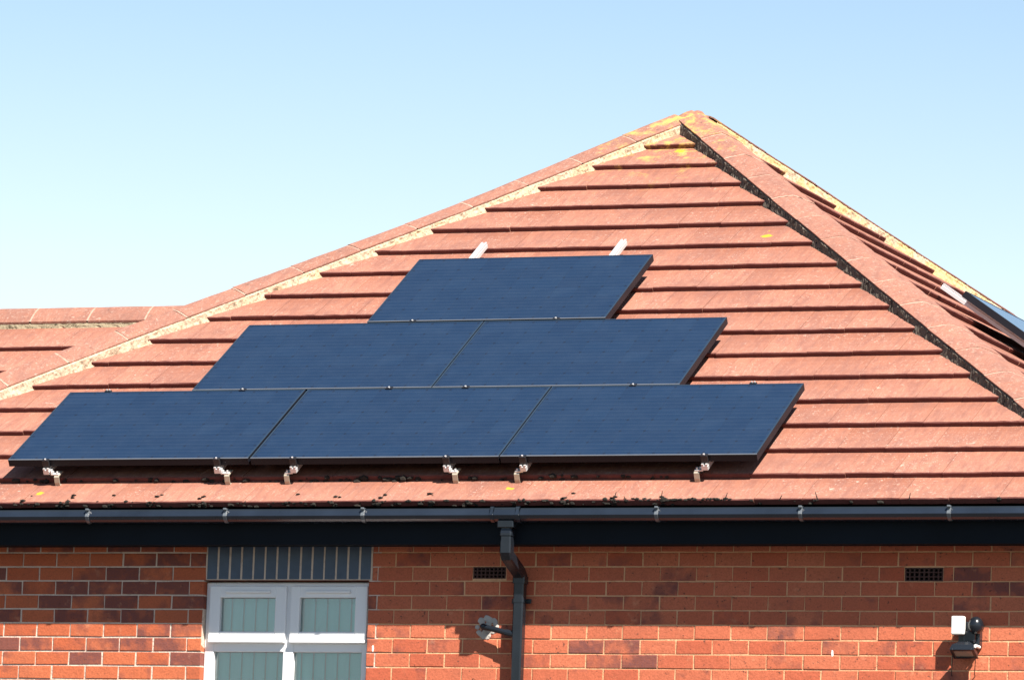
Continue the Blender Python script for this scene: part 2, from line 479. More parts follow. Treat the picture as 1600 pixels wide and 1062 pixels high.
def cap_profile(e, a, b, nF, nR, up, lat, w, edge_h, peak, nseg=12):
    pe = a * w + nF * edge_h; qe = b * w + nR * edge_h
    L = pe.dot(lat); Ne = pe.dot(up); pts = []
    for i in range(nseg + 1):
        f = -1 + 2 * i / nseg
        pts.append((L * f, peak - (peak - Ne) * abs(f) ** 1.3))
    return pts   # (lat, up) from b side (-) to a side (+)

def hip(sx, sy, length, w, mats_ab, name, parent, skip=.0, edge_h=.069, peak=.064, lift=0., edge_b=None, mskip=.04, rise=0., wa=None):
    rz = lambda d: rise * max(0., (d - 2.5) / 2.3) + (.034 * max(0., 1 - d / 1.7) if sy < 0 else 0.)
    A0 = Vector((AX, 0, Z0 + lift))
    D = hip_dirs(sx, sy); e, a, b, nF, nR, up, lat = D
    edge_b = edge_h if edge_b is None else edge_b
    wa = w if wa is None else wa
    pa, pb = cap_profile(*D, wa, edge_h, peak), cap_profile(*D, w, edge_b, peak)
    pr = pb[:6] + pa[6:]
    tb = MB(); mb = MB()
    n = int(math.ceil((length - skip) / HL))
    for i in range(n):
        d0 = skip + i * HL + .006; d1 = min(skip + (i + 1) * HL - .006, length)
        if d1 - d0 < .05: break
        t = (random.random(), random.random(), .62)
        dz0, dz1 = rnd(-.003, .003), rnd(-.003, .003) + .003
        rows = []
        for k in range(6):
            f = k / 5; base = A0 + e * (d0 + (d1 - d0) * f) 
            rzz = rz(d0 + (d1 - d0) * f); Lm = pr[-1][0]
            rows.append([base + lat * (l + rnd(-.0012, .0012)) + up * (u + rzz * (1 - .7 * abs(l) / Lm) + dz0 + (dz1 - dz0) * f + rnd(-.001, .001)) for l, u in pr])
        tb.grid(rows, 'hip_tile', t)
        for rr in (rows[0], rows[-1]):                       # end faces and lower lips
            c_ = [p - up * .010 for p in rr]
            tb.grid([rr, c_], 'hip_tile', t)
        for ei in (0, -1):
            rr = [r[ei] for r in rows]; inn = [p - up * .008 + (lat if ei == 0 else -lat) * .003 for p in rr]
            tb.grid([rr, inn], 'hip_tile', t)
    # bedding mortar under each edge, plus joints between the tiles
    for side, (dirv, nn, key) in enumerate(((a, nF, mats_ab[0]), (b, nR, mats_ab[1]))):
        eh0 = (edge_h, edge_b)[side]; ww = (wa, w)[side]
        rows = []; m = int((length - mskip) / .013)
        for k in range(m + 1):
            dd = mskip + (length - mskip) * k / m; base = A0 + e * dd
            nz = lambda f, o_: noise.noise(Vector((dd * f, side * 7 + sx * 3 + o_, sy * 2 + o_ * 1.7)))
            row = []; eh = eh0 + .3 * rz(dd)
            for q_, (out, hh) in enumerate(((-.035, -.008), (-.004, -.010), (.004, -.20 * eh), (.008, -.42 * eh), (.014, -.64 * eh), (.020, -.84 * eh), (.030, -eh - .004))):
                amp = 0. if q_ == 0 else (.004 if q_ == 1 else .0075)
                row.append(base + dirv * (ww + (w - ww) * min(1., max(0., -hh / eh)) + out + amp * (nz(8, 0) * .9 + nz(33 + 7 * q_, q_) + .6 * nz(75, q_ * 3.1)) + (.008 * nz(14, 5) if q_ > 3 else 0)) + nn * (eh + hh + (amp * .9 * nz(48, 9 + q_))))
            rows.append(row)
        mb.grid(rows, key)
    for i in range(1, n):
        d = skip + i * HL; rows = []
        for k in range(3):
            base = A0 + e * (d + (-.008, 0, .008)[k]); Lm = pr[-1][0]
            rows.append([base + lat * l * 1.004 + up * (u + rz(d) * (1 - .7 * abs(l) / Lm) + (.0000, .0015, .0000)[k] + .003 * noise.noise(Vector((l * 60, d * 9, k)))) for l, u in pr])
        mb.grid(rows, 'joint')
    t_o = tb.build(name, parent, smooth=False)
    m_o = mb.build('bedding_mortar', parent)
    return t_o, m_o, D

LEN = math.sqrt(Q * Q + 1 + T * T) * YE + .02
HW = .145
hip(1, -1, LEN, HW, ('bedding_dark', 'bedding'), 'hip_tiles', roof, .12, edge_h=.078, edge_b=.088, wa=.130)
hip(-1, -1, LEN, HW, ('bedding', 'bedding'), 'hip_tiles', roof, .10, rise=.042)
hip(1, 1, LEN, HW, ('bedding', 'bedding_yellow'), 'hip_tiles', roof, .10, edge_h=.080, peak=.064, lift=.045, mskip=.13)
hip(-1, 1, LEN, HW, ('bedding', 'bedding'), 'hip_tiles', roof, .12)
# mortar and tile cap where the four hips meet
cap = MB()
bm = bmesh.new(); bmesh.ops.create_uvsphere(bm, u_segments=40, v_segments=16, radius=1.)
bmesh.ops.delete(bm, geom=[v for v in bm.verts if v.co.z < -.01], context='VERTS')
for v in bm.verts:
    r = math.hypot(v.co.x, v.co.y); ang = math.atan2(v.co.y, v.co.x)
    rr = .14 * r * (1 + .18 * abs(math.cos(2 * ang)) ** 0 + .22 * abs(math.sin(2 * ang)) ** 3)
    zz = .084 - .34 * rr - 1.6 * rr * rr + .006 * noise.noise(v.co * 4)
    v.co = Vector((AX + rr * math.cos(ang) * 1.0, rr * math.sin(ang), Z0 + zz))
cap.add_bm(bm, 'hip_tile', tint=(.75, .8, 0))
eF = hip_dirs(1, 1)[0]
for dq, rq in ((.05, .060), (.10, .056)):
    cap.blob(A0 + eF * dq + Vector((0, 0, .030 + dq * .22)), rq, 'hip_tile', 3, .25)
cap.build('apex_cap', roof)

# --- moss along the eave and below the panels -----------------------
mo = MB()
joints16 = [i * TW for i in range(-16, 16)]
for i in range(420):
    u = rnd(-4.5, 4.5)
    if u > 1.7 and random.random() < .82: continue
    if random.random() < .55: u = round((u - .15) / TW) * TW + .15 + rnd(-.05, .04)
    r = rnd(.005, .015) * (1.25 if random.random() < .12 else 1)
    p = front_map(u, SE + rnd(-.012, .004), rnd(.0, .034))
    mo.blob(p, r, 'moss', 1, .5, sc=(rnd(.9, 1.9), 1, rnd(.6, 1.)))
for i in range(34):
    u = round(rnd(-4.5, 1.7) / TW) * TW + .15 + rnd(-.02, .02); s = SE - rnd(.01, .12)
    mo.blob(front_map(u, s, STEP * (1 - (SE - s) / .35) + .002), rnd(.006, .016), 'moss', 1, .5, sc=(1.3, 1.6, .6))
for i in range(120):
    u = rnd(-3.4, 1.6); r = rnd(.006, .020)
    if -.9 < u < .1: r *= 1.3
    elif random.random() < .4: continue
    mo.blob(front_map(u, 5.78 + rnd(-.004, .012), rnd(.0, .03)), r, 'moss', 1, .5, sc=(rnd(1, 1.7), 1, .8))
for (u, dx, dz) in ((1.36, .02, .055), (1.66, .012, .06), (2.06, .02, .045), (2.64, -.015, .05), (1.44, -.01, .03), (3.2, .01, .04), (2.4, .02, .03)):
    p = front_map(u, SE + .01, .03)
    mo.cyl(p, p + Vector((dx, -.01, dz)), .004, 'moss', 5, .002)
for i in range(40):
    u = rnd(1.4, 2.1)
    mo.blob(front_map(u, SE + rnd(-.01, .004), .030 + rnd(0, .008)), rnd(.005, .013), 'moss', 1, .5, sc=(1.6, 1, .8))
tag(mo.build('moss', roof), kind='stuff')

# --- fascia, soffit ---------------------------------------------
ZF0, ZF1 = Z0 - 3.492, Z0 - 3.268
xe, ye = Q * YE - .06, YE - .035
fb = MB()
for (lo, hi) in (((-xe, -ye - .02, ZF0), (xe, -ye, ZF1)), ((-xe, ye, ZF0), (xe, ye + .02, ZF1)),
                 ((xe, -ye - .02, ZF0), (xe + .02, ye + .02, ZF1)), ((-xe - .02, -ye - .02, ZF0), (-xe, ye + .02, ZF1))):
    fb.box(lo, hi, 'fascia', .002)
fb.build('fascia_board', house)
sb = MB(); zs = ZF0 + .012
sb.box((-xe, -ye, zs), (xe, YW - .001, zs + .01), 'fascia'); sb.box((-xe, -YW, zs), (xe, ye, zs + .01), 'fascia')
sb.box((XW, YW, zs), (xe, -YW, zs + .01), 'fascia'); sb.box((-xe, YW, zs), (-XW, -YW, zs + .01), 'fascia')
sb.build('soffit', house)

# --- gutter ----------------------------------------------------------
def gutter_profile(grow=0.):
    y0, y1 = -5.158, -5.272
    zt, zb = Z0 - 3.290, Z0 - 3.362
    out = [(y0 + grow * .2, zt + .012), (y0 + grow * .2, zb + .012), (y0 - .012, zb - grow), (y1 + .050, zb - grow)]
    out += [(y1 + .030, zb + .004 - grow), (y1 + .014 - grow * .7, zb + .016 - grow * .7), (y1 + .003 - grow, zb + .030), (y1 - grow, zt - .036), (y1 + .003 - grow, zt - .030)]
    out += [(y1 + .016 - grow, zt - .003), (y1 + .016 - grow, zt + .003 + grow), (y1 + .024, zt + .004 + grow)]
    return out
def gutter_piece(b, x0, x1, grow, key='gutter'):
    pr = gutter_profile(grow); inn = [(y + .0025 if i > 2 else y - .0025, z + .0035) for i, (y, z) in enumerate(pr)]
    ring = pr + list(reversed(inn))
    rows = [[(x, y, z) for y, z in ring] for x in (x0, x1)]
    b.grid(rows, key, closed=True)
    b.poly(list(reversed(rows[0])), key); b.poly(rows[1], key)
gb = MB(); gutter_piece(gb, -4.72, .606, 0); gutter_piece(gb, .770, 4.72, 0)
gut = gb.build('gutter', house)
ub = MB(); gutter_piece(ub, .596, .780, .004); gutter_piece(ub, .594, .616, .009); gutter_piece(ub, .758, .782, .009)
ub.box((.640, -5.262, Z0 - 3.40), (.742, -5.172, Z0 - 3.358), 'black_plastic', .004)
ub.build('outlet', gut)
M['bracket'] = simple('grey_bracket', (.10, .115, .13), .25)  # paler grey than the gutter
for x in (-4.0, -3.0, -2.072, -1.144, -.234, 1.652, 2.55, 3.459, 4.3):
    bb = MB(); pr = gutter_profile(.0045)[3:]
    rows = [[(xx, y, z) for y, z in pr] for xx in (x - .011, x + .011)]
    bb.grid(rows, 'bracket'); bb.grid([[(xx, y + .004, z + .003) for y, z in pr] for xx in (x - .011, x + .011)], 'bracket')
    for s_ in (0, 1):
        bb.grid([rows[s_], [(p[0], p[1] + .004, p[2] + .003) for p in rows[s_]]], 'bracket')
    bb.box((x - .011, -5.279, Z0 - 3.290), (x + .011, -5.262, Z0 - 3.277), 'bracket', .003)
    bb.build('bracket', gut)

# --- downpipe ----------------------------------------------------------
dp = MB()
sq = lambda h, r=.008: [(-h + r, -h), (h - r, -h), (h, -h + r), (h, h - r), (h - r, h), (-h + r, h), (-h, h - r), (-h, -h + r)]
XU, XP = .690, .690
YU, YP = -5.215, YW - .068
xp = .697
dp.tube([(XU, YU, Z0 - 3.39), (XU, YU, Z0 - 3.535)], sq(.0335), 'black_plastic')
dp.grid([[(XU + x * k, YU + y * k, Z0 - zq) for x, y in sq(.0375)] for k, zq in ((.84, 3.392), (1., 3.432), (1.0, 3.446), (.9, 3.448))], 'black_plastic', closed=True)
dp.tube([(XU, YU, Z0 - 3.48), (XU, YU, Z0 - 3.545), (XU, YU + .012, Z0 - 3.562), (xp, YP - .03, Z0 - 3.645), (xp, YP, Z0 - 3.67), (xp, YP, Z0 - 3.70)], sq(.0350), 'black_plastic')
dp.tube([(xp, YP, Z0 - 3.668), (xp, YP, Z0 - 3.712)], sq(.0385), 'black_plastic')
dp.tube([(xp, YP, Z0 - 3.69), (xp, YP, .05)], sq(.0325), 'black_plastic')
dpo = dp.build('downpipe', house)
for zc in (3.815, 5.6, 7.4):
    cb = MB(); cb.tube([(xp, YP, Z0 - zc - .012), (xp, YP, Z0 - zc + .012)], sq(.0350), 'black_plastic')
    cb.box((xp - .062, YP + .030, Z0 - zc - .014), (xp + .062, YP + .040, Z0 - zc + .014), 'black_plastic', .002)
    for sx in (-1, 1): cb.cyl((xp + sx * .052, YP + .031, Z0 - zc), (xp + sx * .052, YP + .022, Z0 - zc), .006, 'black_plastic', 8)
    cb.box((xp - .02, YP + .033, Z0 - zc - .01), (xp + .02, YW + .002, Z0 - zc + .01), 'black_plastic')
    cb.build('pipe_clip', dpo)

# --- front wall: bricks ------------------------------------------------
OX0, OX1 = -1.423, -.318                 # window opening
OZ1 = Z0 - 3.686; OZ0 = Z0 - 5.02
SX0, SX1 = -1.408, -.304                 # soldier course
ROW = .0875
ZT = Z0 - 3.5145                          # a bed joint
AIR = [(.362, .574, Z0 - 3.674, Z0 - 3.603), (3.095, 3.329, Z0 - 3.688, Z0 - 3.608)]
wb = MB()
def brick(x0, x1, z0, z1, tint, deep0=.02, deep1=.02, key='brick', y=None):
    y = (YW if y is None else y) + rnd(-.0022, .0018); c = .0028
    def ring(i, yy): return [(x0 + i, yy, z0 + i), (x1 - i, yy, z0 + i), (x1 - i, yy, z1 - i), (x0 + i, yy, z1 - i)]
    j = lambda: rnd(-.0018, .0018)
    a = [(p[0] + j(), p[1], p[2] + j()) for p in ring(c, y)]; b = [(p[0] + j(), p[1], p[2] + j()) for p in ring(0, y + c)]
    d = [(x0, y + deep0, z0), (x1, y + deep1, z0), (x1, y + deep1, z1), (x0, y + deep0, z1)]
    wb.poly(a, key, tint)
    wb.grid([b, a], key, tint, closed=True); wb.grid([d, b], key, tint, closed=True)
def brick_tint(x):
    left = x < -.9
    if left:
        r1 = random.choice([rnd(.0, .3), rnd(.25, .65), rnd(.5, .8), rnd(.62, 1.), rnd(.62, 1.)]); r3 = 0.
    else:
        r1 = rnd(.0, .55) if random.random() < .94 else rnd(.6, .9); r3 = 1.
    return (r1, random.random(), r3)
nrow_top = 0
rows_z = []
z = ZT + ROW
while z > .0:
    rows_z.append(z); z -= ROW
BX = .2285
for k, zt in enumerate(rows_z):
    z1 = zt; z0 = max(zt - ROW, .0)
    if z0 > ZF0 + .03: continue
    ph = (-2.776 if k % 2 == 0 else -2.776 + BX / 2)
    i0 = int((-XW - ph) / BX) - 1
    spans = [(-XW, XW)]
    zc = (z0 + z1) / 2
    if zc > OZ1 - .005: cut = [(SX0, SX1)]
    elif zc > OZ0: cut = [(OX0, OX1)]
    else: cut = []
    for (ax0, ax1, az0, az1) in AIR:
        if az0 - .02 < zc < az1 + .02: cut.append((ax0 - .004, ax1 + .004))
    for i in range(i0, i0 + 44):
        jt = .0095 if ph + i * BX < -.9 else .0072
        a0 = ph + i * BX + jt / 2; a1 = ph + (i + 1) * BX - jt / 2
        segs = [(max(a0, -XW), min(a1, XW))]
        for c0, c1 in cut:
            ns = []
            for s0, s1 in segs:
                if s1 <= c0 or s0 >= c1: ns.append((s0, s1)); continue
                if s0 < c0: ns.append((s0, c0 - (.006 if (c0, c1) == (SX0, SX1) else .0)))
                if s1 > c1: ns.append((c1 + (.006 if (c0, c1) == (SX0, SX1) else .0), s1))
            segs = ns
        for s0, s1 in segs:
            if s1 - s0 < .018: continue
            dp0 = .11 if abs(s0 - OX1) < .002 else .02; dp1 = .11 if abs(s1 - OX0) < .002 else .02
            jz = .0095 if s0 < -.9 else .0075
            brick(s0 + rnd(-.0012, .0012), s1 + rnd(-.0012, .0012), z0 + jz / 2, z1 - jz / 2, brick_tint(s0), dp0, dp1)
# mortar sheets set back behind the brick faces
def msheet(x0, x1, z0, z1):
    for (a0, a1, b0, b1) in AIR:
        if x0 < a0 and a1 < x1 and z0 < b0 and b1 < z1:
            msheet(x0, a0, z0, z1); msheet(a1, x1, z0, z1); msheet(a0, a1, z0, b0); msheet(a0, a1, b1, z1); return
    for (a, b_, key, yy) in ((-XW, OX0, 'mortar_pale', .0042), (OX0, SX1 + .06, 'mortar_pale', .0042), (SX1 + .06, XW, 'mortar_warm', .0034)):
        c0, c1 = max(a, x0), min(b_, x1)
        if c1 > c0: wb.poly([(c0, YW + yy, z0), (c1, YW + yy, z0), (c1, YW + yy, z1), (c0, YW + yy, z1)], key)
msheet(-XW, OX0, 0, ZF0 + .02); msheet(OX1, XW, 0, ZF0 + .02); msheet(OX0, OX1, OZ1 + .002, ZF0 + .02); msheet(OX0, OX1, 0, OZ0)
for xx in (OX0, OX1):                                     # reveals
    wb.poly([(xx, YW + .0042, OZ0), (xx, YW + .11, OZ0), (xx, YW + .11, OZ1), (xx, YW + .0042, OZ1)], 'mortar_pale')
wb.poly([(OX0, YW + .003, OZ1 + .0015), (OX1, YW + .003, OZ1 + .0015), (OX1, YW + .11, OZ1 + .0015), (OX0, YW + .11, OZ1 + .0015)], 'brick', (.8, .3, 0))
# splashes of white paint on two bricks
for (x_, z_) in ((-.275, Z0 - 4.10), (2.66, Z0 - 4.115)):
    wb.blob((x_, YW - .001, z_), .016, 'white_plastic', 2, .5, sc=(.45, .12, 1.3))
wall = wb.build('brick_wall', house)
# soldier course of blue bricks
lb = MB(); n = 14; w_ = (SX1 - SX0) / n
for i in range(n):
    a0 = SX0 + i * w_ + .005; a1 = SX0 + (i + 1) * w_ - .005
    t_ = (random.random(), random.random(), 0.)
    lb.box((a0, YW - .0005 + rnd(-.001, .001), OZ1 + .006), (a1, YW + .06, OZ1 + .222), 'bluebrick', .003)
lb.poly([(SX0 - .004, YW + .0014, OZ1 + .003), (SX1 + .004, YW + .0014, OZ1 + .003), (SX1 + .004, YW + .0014, OZ1 + .225), (SX0 - .004, YW + .0014, OZ1 + .225)], 'mortar_pale')
lb.build('soldier_course_lintel', house)
# air bricks
for (x0, x1, z0, z1) in AIR:
    ab = MB(); cols, rws = 8, 3
    ab.poly([(x0, YW + .04, z0), (x1, YW + .04, z0), (x1, YW + .04, z1), (x0, YW + .04, z1)], 'dark')
    for (pa, pb) in (((x0, z0), (x1, z0)), ((x1, z0), (x1, z1)), ((x1, z1), (x0, z1)), ((x0, z1), (x0, z0))):
        ab.poly([(pa[0], YW + .004, pa[1]), (pb[0], YW + .004, pb[1]), (pb[0], YW + .04, pb[1]), (pa[0], YW + .04, pa[1])], 'dark')
    for i in range(cols + 1):
        xx = x0 + (x1 - x0) * i / cols; hw = .0085 if i in (0, cols) else .0045
        ab.box((max(xx - hw, x0), YW + .001, z0), (min(xx + hw, x1), YW + .03, z1), 'terracotta', .001)
    for i in range(rws + 1):
        zz = z0 + (z1 - z0) * i / rws; hw = .007 if i in (0, rws) else .0038
        ab.box((x0, YW + .0015, max(zz - hw, z0)), (x1, YW + .0285, min(zz + hw, z1)), 'terracotta', .001)
    ab.build('air_brick', house)
# side and rear walls, adjoining wing walls
sw = MB(); zt_ = ZF0 + .02
def quad(b, p, key): b.poly(p, key)
yb = -YW
for (p, q2) in (((XW, YW + .001), (XW, yb)), ((XW, yb), (-XW, yb)), ((-XW, yb), (-XW, YW + .001))):
    sw.poly([(p[0], p[1], 0), (q2[0], q2[1], 0), (q2[0], q2[1], zt_), (p[0], p[1], zt_)], 'sidebrick')
sw.build('side_wall', house)
# dim room behind the window
ib = MB()
x0, x1, y0, y1, z0, z1 = -2.2, .6, YW + .118, YW + 3., Z0 - 5.9, Z0 - 3.55
ib.poly([(x0, y1, z0), (x1, y1, z0), (x1, y1, z1), (x0, y1, z1)], 'interior')
ib.poly([(x0, y0, z0), (x0, y1, z0), (x0, y1, z1), (x0, y0, z1)], 'interior'); ib.poly([(x1, y0, z0), (x1, y1, z0), (x1, y1, z1), (x1, y0, z1)], 'interior')
ib.poly([(x0, y0, z0), (x1, y0, z0), (x1, y1, z0), (x0, y1, z0)], 'interior'); ib.poly([(x0, y0, z1), (x1, y0, z1), (x1, y1, z1), (x0, y1, z1)], 'interior')
for (a0, a1, b0, b1) in ((x0, OX0 - .02, z0, z1), (OX1 + .02, x1, z0, z1), (OX0 - .02, OX1 + .02, OZ1 + .02, z1), (OX0 - .02, OX1 + .02, z0, OZ0 - .02)):
    ib.poly([(a0, y0, b0), (a1, y0, b0), (a1, y0, b1), (a0, y0, b1)], 'interior')
ib.build('room_lining', house)

# --- window --------------------------------------------------------------
YF = YW + .05                                              # front face of the frame
win = MB()
FX0, FX1, FZ1, FZ0 = -1.421, -.321, Z0 - 3.694, Z0 - 4.98
d1 = YF + .065
MX0, MX1 = -.873, -.849                                    # sliver of mullion between the sashes
MM0, MM1 = -.893, -.825
TZ1, TZ0 = Z0 - 4.066, Z0 - 4.122                          # transom
win.box((FX0, YF, FZ0), (FX0 + .064, d1, FZ1), 'white_upvc', .006, 2)
win.box((FX1 - .050, YF, FZ0), (FX1, d1, FZ1), 'white_upvc', .006, 2)
win.box((FX0 + .062, YF + .001, FZ1 - .060), (FX1 - .048, d1, FZ1 - .0005), 'white_upvc', .006, 2)
win.box((FX0 + .062, YF + .001, FZ0), (FX1 - .048, d1, FZ0 + .07), 'white_upvc', .006, 2)
win.box((MM0, YF + .0005, FZ0 + .068), (MM1, d1 - .002, FZ1 - .058), 'white_upvc', .006, 2)
for (a0, a1) in ((FX0 + .062, MM0 + .002), (MM1 - .002, FX1 - .048)):
    win.box((a0, YF + .0012, TZ0), (a1, d1 - .004, TZ0 + .06), 'white_upvc', .006, 2)
window = win.build('window', house)
for (s0, s1, g0, g1, v0, v1, lg0, lg1) in ((-1.392, -.876, -1.317, -.950, -1.282, -.980, -1.357, -.894),
                                           (-.848, -.336, -.785, -.417, -.745, -.446, -.820, -.366)):
    b_ = MB(); zt, zb = Z0 - 3.716, Z0 - 4.070; gz1, gz0 = Z0 - 3.790, Z0 - 3.997; yf = YF - .022; yb_ = YF + .04
    b_.box((s0, yf, zb), (g0, yb_, zt), 'white_upvc', .007, 2); b_.box((g1, yf, zb), (s1, yb_, zt), 'white_upvc', .007, 2)
    b_.box((g0 - .004, yf + .0008, gz1), (g1 + .004, yb_, zt - .0006), 'white_upvc', .007, 2)
    b_.box((g0 - .004, yf + .0008, zb + .0006), (g1 + .004, yb_, gz0), 'white_upvc', .007, 2)
    # drip lip along the bottom rail
    b_.box((s0 + .004, yf - .010, zb + .003), (s1 - .004, yf + .004, zb + .022), 'white_upvc', .004, 2)
    so = b_.build('sash', window)
    gl = MB(); gl.box((g0 - .002, yf + .030, gz0 - .002), (g1 + .002, yf + .036, gz1 + .002), 'glass'); gl.build('pane', so)
    tv = MB(); tv.box((v0, yf - .014, Z0 - 3.762), (v1, yf + .002, Z0 - 3.745), 'white_upvc', .005, 2)
    tv.build('trickle_vent', so)
    gl = MB(); gl.box((lg0, YF + .030, FZ0 + .066), (lg1, YF + .036, TZ0 + .004), 'glass'); gl.build('pane', window)
sill = MB(); sill.box((OX0 - .03, YW - .03, OZ0 - .03), (OX1 + .03, YW + .10, OZ0 + .035), 'white_upvc', .006); sill.build('sill', window)
# blind (hangs in the room)
vb = MB(); sp = .080; nb = 14
for i in range(nb):
    cx = -1.405 + i * sp; a = R(21)
    w2 = .0445; yb0 = YW + .142
    rows = []
    for zz in (Z0 - 3.70, Z0 - 4.98):
        rows.append([(cx + f * w2 * math.cos(a), yb0 - f * w2 * math.sin(a) + .004 * (1 - f * f), zz) for f in (-1, -.5, 0, .5, 1)])
    vb.grid(rows, 'blind')
vb.box((OX0 + .01, YW + .122, Z0 - 3.70), (OX1 - .01, YW + .17, Z0 - 3.665), 'white_plastic')
blind = vb.build('vertical_blind', origin=(-.87, YW + .142, Z0 - 4.98))
tag(blind, 'pale aqua vertical slatted blind hanging behind the white window glass', 'blind')

# --- adjoining wing roof ---------------------------------------------------
ZR = Z0 - 1.315
wt = MB()
def wing_map(u, s, h): return Vector((u, -s * C - h * S, ZR - s * S + h * C))
def wing_back(u, s, h): return Vector((u, s * C + h * S, ZR - s * S + h * C))
lev_w = [.55] + [.96 + .352 * k for k in range(0, 8)]
obs = []
def shift_map(fm): return lambda u, s, h: fm(u - 7.0, s, h)
o = tiles(shift_map(wing_map), lev_w, lambda s: 4.1, False, 'wf', 0., .46); clip(o, [(Vector((-2.2, 0, 0)), Vector((1, 0, 0)))]); obs.append(o)
o = tiles(shift_map(wing_back), lev_w, lambda s: 4.1, True, 'wb', 0., .46); clip(o, [(Vector((-2.2, 0, 0)), Vector((1, 0, 0)))]); obs.append(o)
for o in obs:   # the wing stops at the main roof's left slope
    clip(o, [(Vector((AX, 0, Z0 - .05)), Vector((TR, 0, -1)))] )
wing = join('wing_roof', obs, house)
rt = MB(); rm = MB()
W2 = .15; pr = []
for i in range(13):
    f = -1 + 2 * i / 12
    L = W2 * C + .055 * S; Ne = -W2 * S + .055 * C; pr.append((L * f, .088 - (.088 - Ne) * abs(f) ** 1.5))
x = -11.4; i = 0
while x < -2.0:
    x1 = x + HL; t = (random.random(), random.random(), .62)
    rows = []
    for k in range(4):
        xx = x + .006 + (HL - .012) * k / 3
        rows.append([(xx, l, ZR + u + rnd(-.001, .001)) for l, u in pr])
    rt.grid(rows, 'hip_tile', t)
    for ei in (0, -1):
        rt.grid([[r[ei] for r in rows], [(r[ei][0], r[ei][1] * .97, r[ei][2] - .014) for r in rows]], 'hip_tile', t)
    rows = [[(x + dx, l * 1.004, ZR + u + dh) for l, u in pr] for dx, dh in ((-.007, .0), (0, .0012), (.007, .0))]
    rm.grid(rows, 'joint')
    x = x1
for sy in (-1, 1):
    rows = []
    for k in range(330):
        xx = -11.4 + 9.4 * k / 329
        n1, n2 = noise.noise(Vector((xx * 9, sy * 3, 1))), noise.noise(Vector((xx * 24, sy * 3, 5)))
        a, nn = Vector((0, sy * C, -S)), Vector((0, sy * S, C)); b0 = Vector((xx, 0, ZR))
        rows.append([b0 + a * (W2 - .03) + nn * .046, b0 + a * (W2 + .006 * n2) + nn * .042, b0 + a * (W2 + .01 + .01 * n1) + nn * (.026 + .006 * n2), b0 + a * (W2 + .018 + .012 * n2) + nn * (.012 + .006 * n1), b0 + a * (W2 + .03 + .016 * n1) + nn * -.004])
    rm.grid(rows, 'bedding_wing')
M['bedding_wing'] = make_mortar('wing_mortar', (.27, .22, .14), (.42, .36, .25), (.05, .042, .025), 13, .95)
rt.build('ridge_tiles', wing); rm.build('bedding_mortar', wing)
wwb = MB(); yv = -2.75
wwb.poly([(-10.9, yv, 0), (-XW, yv, 0), (-XW, yv, Z0 - 3.0), (-10.9, yv, Z0 - 3.0)], 'sidebrick')
wwb.poly([(-10.9, -yv, 0), (-XW, -yv, 0), (-XW, -yv, Z0 - 3.0), (-10.9, -yv, Z0 - 3.0)], 'sidebrick')
wwb.poly([(-10.9, yv, 0), (-10.9, -yv, 0), (-10.9, -yv, Z0 - 3.0), (-10.9, 0, ZR - .03), (-10.9, yv, Z0 - 3.0)], 'sidebrick')
wwb.build('wing_wall', house)

# ------------------------------------------------------------------ solar panels
PW, PH, PT, HT = 1.640, 1.010, .046, .1685
def panel_parts(root):
    f = MB(); lip = .011
    hw, hh = PW / 2, PH / 2
    f.box((-hw, -hh, -PT), (-hw + .011, hh, 0), 'frame_black', .0012); f.box((hw - .011, -hh, -PT), (hw, hh, 0), 'frame_black', .0012)
    f.box((-hw + .0105, -hh, -PT), (hw - .0105, -hh + .011, -.0006), 'frame_black', .0012)
    f.poly([(-hw, -hh + .0006, .0003), (hw, -hh + .0006, .0003), (hw, -hh + .0105, .0003), (-hw, -hh + .0105, .0003)], 'frame_lip')
    f.poly([(-hw, -hh - .0004, -.0028), (hw, -hh - .0004, -.0028), (hw, -hh + .0006, .0003), (-hw, -hh + .0006, .0003)], 'frame_lip')
    f.box((-hw + .0105, hh - .011, -PT), (hw - .0105, hh, -.0002), 'frame_black', .0012)
    for (xa, xb) in ((-hw + .0006, -hw + .0105), (hw - .0105, hw - .0006)):
        f.poly([(xa, -hh + .0105, .0003), (xb, -hh + .0105, .0003), (xb, hh - .0006, .0003), (xa, hh - .0006, .0003)], 'frame_side')
    f.poly([(-hw + .0105, hh - .0105, .0003), (hw - .0105, hh - .0105, .0003), (hw - .0105, hh - .0006, .0003), (-hw + .0105, hh - .0006, .0003)], 'frame_side')
    # inner flanges at the back
    f.box((-hw + .01, -hh + .01, -PT), (hw - .01, -hh + .035, -PT + .002), 'frame_black')
    f.box((-hw + .01, hh - .035, -PT), (hw - .01, hh - .01, -PT + .002), 'frame_black')
    f.build('frame', root)
    g2 = MB(); g2.box((-hw + .009, -hh + .009, -.008), (hw - .009, hh - .009, -.0016), 'pv'); g2.build('glass', root)
    jb = MB(); jb.box((-.07, hh - .17, -.030), (.07, hh - .06, -.0085), 'clamp_black', .004); jb.build('junction_box', root)

